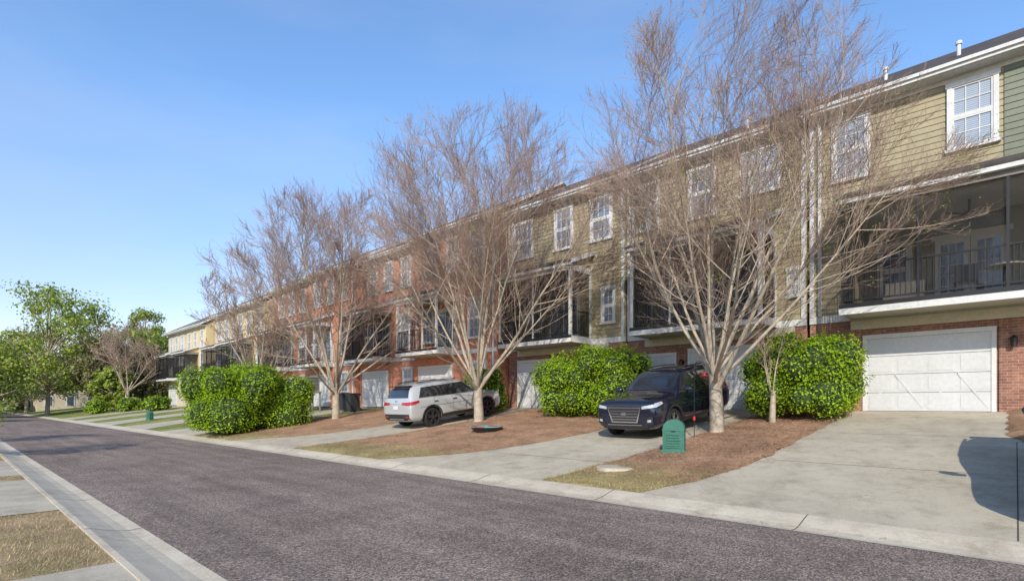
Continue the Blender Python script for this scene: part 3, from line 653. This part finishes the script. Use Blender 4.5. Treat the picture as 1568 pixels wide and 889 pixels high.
def bin_(x,y):
    b=Bld('trash_bin'); M['binm']=pm('bin_plastic',(.03,.035,.04),.5)
    b.prism('binm',[(-.24,-.3,.05),(.24,-.3,.05),(.3,-.38,1.0),(-.3,-.38,1.0)],(0,.6,0)); b.box('binm',-.32,.32,-.42,.3,1.0,1.07); b.box('binm',-.28,.28,.3,.36,.95,1.0)
    for sx in (-.3,.24): b.cyl('dark',(sx,.25,.12),.12,.06,14,axis='x')
    b.done({'binm':'body','dark':'wheels'},loc=(x,y,tz(y)))
bin_(-28.4,16.6); bin_(-29.3,16.6)

# ------------------------------------------------------------ cars
M['tire']=pm('tyre_rubber',(.012,.012,.012),.8); M['rim']=pm('alloy',(.5,.51,.52),.25,.9); M['rimdark']=pm('dark_alloy',(.10,.10,.105),.3,.8); M['cglass']=pm('car_glass',(.012,.016,.02),.04,0,1,1)
M['chrome']=pm('chrome',(.7,.71,.72),.12,1); M['clad']=pm('black_cladding',(.02,.02,.022),.55); M['hl']=pm('headlight_lens',(.50,.53,.57),.08,.3,1); M['tail']=pm('tail_light',(.35,.01,.012),.12,0,1)
M['plate']=pm('plate_white',(.6,.6,.58),.4)
ST=[(2.40,.72,.42,.76,.93,.62),(2.37,.83,.33,.88,1.02,.74),(2.26,.91,.28,.96,1.08,.80),(1.8,.945,.27,1.01,1.12,.84),(1.35,.955,.27,1.04,1.15,.84),(1.12,.955,.27,1.05,1.19,.82),(.80,.955,.27,1.06,1.42,.74),(.52,.955,.27,1.07,1.62,.69),(.15,.955,.27,1.08,1.73,.685),(-.9,.955,.27,1.10,1.76,.685),(-1.75,.95,.27,1.15,1.71,.67),(-2.12,.935,.29,1.15,1.62,.64),(-2.24,.92,.31,1.13,1.42,.67),(-2.34,.90,.33,1.08,1.20,.75),(-2.40,.88,.38,.98,1.06,.76),(-2.43,.80,.46,.82,.90,.70)]
def car(name,paint,x,y,rot,rimk='rim'):
    bm=bmesh.new(); rings=[]
    for (sx,w,zb,zs,zt,wr) in ST:
        wb=w*.94
        h=[(0,zb),(w*.8,zb),(w*.955,zb+.10),(w*.985,zb+.24),(w,zb+(zs-zb)*.6),(w*.985,zs-.07),(wb,zs),(wb*.62+wr*.38,zs+(zt-.06-zs)*.42),(wr+.01,zt-.075),(wr*.86,zt-.012),(wr*.45,zt+.004),(0,zt+.01)]
        full=h+[(-a,c) for a,c in h[-2:0:-1]]; rings.append([bm.verts.new((sx,a,c)) for a,c in full])
    n=len(rings[0])
    for i in range(len(rings)-1):
        for j in range(n): k=(j+1)%n; bm.faces.new((rings[i][j],rings[i][k],rings[i+1][k],rings[i+1][j]))
    bm.faces.new(rings[0][::-1]); bm.faces.new(rings[-1]); bmesh.ops.recalc_face_normals(bm,faces=bm.faces)
    me=bpy.data.meshes.new('body'); bm.to_mesh(me); bm.free(); o=bpy.data.objects.new('body',me); COL.objects.link(o); me.materials.append(paint); me.materials.append(M['clad'])
    s=o.modifiers.new('s','SUBSURF'); s.levels=2; s.render_levels=2
    dg=bpy.context.evaluated_depsgraph_get(); dg.update(); smooth=bpy.data.meshes.new_from_object(o.evaluated_get(dg))
    bvh=BVHTree.FromPolygons([v.co.copy() for v in smooth.vertices],[tuple(p.vertices) for p in smooth.polygons])
    cut=[]
    for wx in (1.47,-1.43):
        for sd in (1,-1):
            cb=bmesh.new(); bmesh.ops.create_cone(cb,cap_ends=True,segments=36,radius1=.435,radius2=.435,depth=.6,matrix=Matrix.Translation((wx,sd*.90,.38))@Matrix.Rotation(math.pi/2,4,'X'))
            cm=bpy.data.meshes.new('c'); cb.to_mesh(cm); cb.free(); cm.materials.append(paint); cm.materials.append(M['clad'])
            for p in cm.polygons: p.material_index=1
            co=bpy.data.objects.new('c',cm); COL.objects.link(co); cut.append(co); md=o.modifiers.new('b','BOOLEAN'); md.object=co; md.operation='DIFFERENCE'; md.solver='EXACT'
    dg=bpy.context.evaluated_depsgraph_get(); dg.update(); fin=bpy.data.meshes.new_from_object(o.evaluated_get(dg)); o.modifiers.clear(); o.data=fin
    for p in fin.polygons: p.use_smooth=(p.material_index==0)
    for c in cut: bpy.data.objects.remove(c)
    e=empty(name); o.parent=e
    parts={}
    def patchf(fn,nu,nv,axis,side,off,key):
        V,F=parts.setdefault(key,([],[])); b0=len(V); last=None
        for i in range(nu+1):
            for j in range(nv+1):
                a,c=fn(i/nu,j/nv)
                if axis=='y': og=Vector((a,side*3,c)); d=Vector((0,-side,0))
                elif axis=='x': og=Vector((side*5,a,c)); d=Vector((-side,0,0))
                else: og=Vector((a,c,5)); d=Vector((0,0,-1))
                h=bvh.ray_cast(og,d)
                if h[0] is None: q=last or og
                else:
                    nn=h[1]; 
                    if nn.dot(d)>0: nn=-nn
                    q=h[0]+nn*off
                last=q; V.append(tuple(q))
        for i in range(nu):
            for j in range(nv): F.append((b0+i*(nv+1)+j,b0+(i+1)*(nv+1)+j,b0+(i+1)*(nv+1)+j+1,b0+i*(nv+1)+j+1))
    def patch(c,axis,side,off,key,nu=8,nv=6):
        def fn(u,v):
            a=[c[0][k]*(1-u)+c[1][k]*u for k in (0,1)]; d=[c[3][k]*(1-u)+c[2][k]*u for k in (0,1)]
            return (a[0]*(1-v)+d[0]*v,a[1]*(1-v)+d[1]*v)
        patchf(fn,nu,nv,axis,side,off,key)
    def rect(a0,a1,b0,b1,*r,**k): patch([(a0,b0),(a1,b0),(a1,b1),(a0,b1)],*r,**k)
    for sd in (1,-1):
        patch([(.98,1.145),(-1.95,1.20),(-1.72,1.555),(.40,1.60)],'y',sd,.004,'clad',24,6)
        patch([(.90,1.16),(-.34,1.175),(-.34,1.575),(.41,1.57)],'y',sd,.008,'cglass')
        patch([(-.43,1.175),(-1.26,1.19),(-1.26,1.57),(-.43,1.58)],'y',sd,.008,'cglass')
        patch([(-1.36,1.20),(-1.84,1.24),(-1.68,1.51),(-1.36,1.55)],'y',sd,.008,'cglass')
        patch([(1.0,1.125),(-1.98,1.175),(-1.98,1.195),(.98,1.148)],'y',sd,.010,'chrome',24,1)
        rect(.94,-.94,.29,.46,'y',sd,.008,'clad',nu=14,nv=3)
        rect(.90,-.90,.465,.485,'y',sd,.012,'chrome',nu=14,nv=1)
        for cx in (1.47,-1.43):
            def fn(u,v,cx=cx): a=math.radians(-12+204*u); rr=.435+.065*v; return (cx+rr*math.cos(a),max(.28,.38+rr*math.sin(a)))
            patchf(fn,28,1,'y',sd,.012,'clad')
        for xx in (1.02,-.38,-1.30): rect(xx,xx+.012,.47,1.12,'y',sd,.0025,'clad',nu=1,nv=8)
        rect(.85,-2.0,.82,.832,'y',sd,.002,'clad',nu=20,nv=1)
        for xx in (-.18,-1.12): rect(xx,xx-.2,.97,1.005,'y',sd,.03,'chrome',nu=3,nv=1)
        patch([(sd*.52,.85),(sd*.85,.89),(sd*.86,.97),(sd*.52,.92)],'x',1,.010,'hl'); patch([(2.30,.88),(1.98,.95),(2.0,1.0),(2.26,.98)],'y',sd,.010,'hl')
        patch([(sd*.60,.46),(sd*.80,.48),(sd*.80,.66),(sd*.64,.62)],'x',1,.010,'clad'); patch([(sd*.66,.52),(sd*.76,.53),(sd*.76,.59),(sd*.67,.58)],'x',1,.018,'hl')
        patch([(sd*.36,.97),(sd*.86,.94),(sd*.88,1.07),(sd*.40,1.06)],'x',-1,.012,'tail'); patch([(-2.36,.94),(-2.0,1.02),(-2.0,1.10),(-2.34,1.07)],'y',sd,.012,'tail')
        rect(sd*.55,sd*.75,.50,.55,'x',-1,.016,'tail')
        rect(.25,-1.95,sd*.60,sd*.612,'z',1,.003,'clad',nu=14,nv=1)
        rect(1.2,2.2,sd*.66,sd*.672,'z',1,.002,'clad',nu=10,nv=1); rect(1.2,2.2,sd*.33,sd*.338,'z',1,.002,'clad',nu=10,nv=1)
    patch([(-.75,1.22),(.75,1.22),(.62,1.61),(-.62,1.61)],'x',1,.006,'cglass',12,8)
    patch([(-.68,1.22),(.68,1.22),(.57,1.56),(-.57,1.56)],'x',-1,.006,'cglass',12,8)
    patch([(-.38,.50),(.38,.50),(.50,.90),(-.50,.90)],'x',1,.012,'chrome',10,6); patch([(-.345,.53),(.345,.53),(.46,.875),(-.46,.875)],'x',1,.017,'clad',10,6)
    for k in range(4): zz=.58+.072*k; rect(-.36-.02*k,.36+.02*k,zz,zz+.014,'x',1,.023,'chrome',nu=8,nv=1)
    rect(-.07,.07,.70,.77,'x',1,.03,'chrome'); rect(-.66,.66,.34,.46,'x',1,.010,'clad'); rect(-.5,.5,.435,.45,'x',1,.02,'chrome',nv=1)
    rect(-.78,.78,.38,.62,'x',-1,.012,'clad'); rect(-.16,.16,.80,.93,'x',-1,.016,'plate'); rect(-.40,.40,1.0,1.02,'x',-1,.016,'chrome',nv=1)
    rect(-.07,.07,1.08,1.13,'x',-1,.014,'chrome'); rect(-.45,.45,.42,.445,'x',-1,.02,'chrome',nv=1)
    for key,(V,F) in parts.items():
        q=pymesh({'clad':'cladding','cglass':'windows','hl':'headlights','tail':'tail_lights','plate':'number_plate','chrome':'chrome_trim'}.get(key,key),V,F,M[key],True,e)
    b=Bld('x')
    for sd in (1,-1):
        for i in range(8):
            xa=.12-.24*i; xb=xa-.24; f=lambda t:1.775-.03*abs((t+.85)/.9)**2
            b.bar('clad',(xa,sd*.585,f(xa)),(xb,sd*.585,f(xb)),.035,.03,(0,0,1))
        b.box('clad',.80,.92,sd*1.0-.09,sd*1.0+.02 if sd>0 else sd*1.0+.09,1.12,1.15)
    b.box('clad',-2.22,-2.0,-.60,.60,1.635,1.665)
    b.done({'clad':'roof_rails'},parent=e)
    for sd in (1,-1):
        mb=bmesh.new(); bmesh.ops.create_uvsphere(mb,u_segments=14,v_segments=10,radius=1,matrix=Matrix.Translation((.86,sd*1.06,1.2))@Matrix.Diagonal((.075,.13,.09,1)))
        mm=bpy.data.meshes.new('mirror'); mb.to_mesh(mm); mb.free(); mm.materials.append(paint); [setattr(p,'use_smooth',True) for p in mm.polygons]; mo=bpy.data.objects.new('mirror',mm); COL.objects.link(mo); mo.parent=e
    for wx in (1.47,-1.43):
        for sd in (1,-1):
            V=[];F=[]; prof=[(.70,.20),(.70,.34),(.72,.37),(.76,.38),(.88,.38),(.92,.37),(.935,.345),(.935,.28),(.915,.272)]; N=32
            for (yy,rr) in prof:
                for k in range(N): a=2*math.pi*k/N; V.append((wx+rr*math.cos(a),sd*yy,.38+rr*math.sin(a)))
            for i in range(len(prof)-1):
                for k in range(N): l=(k+1)%N; F.append((i*N+k,i*N+l,(i+1)*N+l,(i+1)*N+k))
            pymesh('tyre',V,F,M['tire'],True,e)
            wb=Bld('w'); ax=lambda r,a,yy:(wx+r*math.cos(a),sd*yy,.38+r*math.sin(a))
            wb.cyl('tire',(wx,sd*.84,.38),.272,.004*sd,28,axis='y'); wb.cyl(rimk,(wx,sd*.87,.38),.06,.05*sd,14,axis='y')
            for k in range(5):
                for dlt in (-.17,.17):
                    a=2*math.pi*k/5+.3; wb.bar(rimk,ax(.04,a,.90),ax(.265,a+dlt,.915),.042,.03)
            for k in range(28): a=2*math.pi*k/28; c=2*math.pi*(k+1)/28; wb.bar(rimk,ax(.268,a,.91),ax(.268,c,.91),.022,.03)
            wb.done({'tire':'wheel_back','rim':'alloy_wheel','rimdark':'alloy_wheel'},parent=e)
    slope=math.atan(.125); e.matrix_world=Matrix.Translation((x,y,tz(y)))@Matrix.Rotation(slope,4,'X')@Matrix.Rotation(math.radians(rot),4,'Z')
    return e
P1=pm('navy_car_paint',(.006,.010,.028),.2,.3,1); P2=pm('silver_white_car_paint',(.48,.49,.49),.25,.25,1); P3=pm('blue_car_paint',(.03,.05,.1),.22,.3,1)
car('parked_suv',P1,-7.4,14.6,-90); car('parked_suv',P2,-17.1,14.3,90,'rimdark'); car('parked_suv',P3,1.25,10.7,-90)

# ------------------------------------------------------------ sky, sun, camera
w=bpy.data.worlds.new('World'); S.world=w; w.use_nodes=True; nt=w.node_tree; bg=nt.nodes['Background']
el=math.radians(31); az=math.radians(146)
sky=nt.nodes.new('ShaderNodeTexSky'); sky.sky_type='NISHITA'; sky.sun_disc=False; sky.sun_elevation=el; sky.sun_rotation=az; sky.air_density=1.1; sky.dust_density=.3; sky.ozone_density=2.0
v=tc(nt,'Generated'); s=nt.nodes.new('ShaderNodeSeparateXYZ'); nt.links.new(v,s.inputs[0])
gr=ramp(nt,s.outputs[2],[(0,(.74,.62,.66)),(.15,(.70,.66,.74)),(.45,(.70,.84,.98))]); sc=mixc(nt,1.0,sky.outputs[0],gr,'MULTIPLY'); sc=mixc(nt,1.0,sc,(1.8,1.8,1.8),'MULTIPLY')
mp=nt.nodes.new('ShaderNodeMapping'); mp.inputs['Scale'].default_value=(1.0,1.6,5); mp.inputs['Rotation'].default_value=(0.25,.15,0); nt.links.new(v,mp.inputs[0])
f=noise(nt,mp.outputs[0],1.0,5,.5); cf=ramp(nt,f,[(.45,(0,0,0)),(.80,(.22,.22,.22))])
c=mixc(nt,cf,sc,(5.6,5.9,6.4)); nt.links.new(c,bg.inputs[0]); bg.inputs[1].default_value=.15
sd=Vector((math.sin(az)*math.cos(el),math.cos(az)*math.cos(el),math.sin(el)))
L=bpy.data.lights.new('sun','SUN'); L.energy=5.0; L.angle=math.radians(.5); L.color=(1,.92,.79); so=bpy.data.objects.new('sun',L); COL.objects.link(so); so.location=(20,-30,40); so.rotation_euler=(-sd).to_track_quat('-Z','Y').to_euler()
cam=bpy.data.cameras.new('camera'); co=bpy.data.objects.new('camera',cam); COL.objects.link(co); co.location=(0,0,1.6); co.rotation_euler=(math.pi/2,0,math.radians(43.2))
cam.sensor_width=36; cam.lens=18.83; cam.shift_y=.110; cam.clip_end=2000; cam.clip_start=.05; S.camera=co
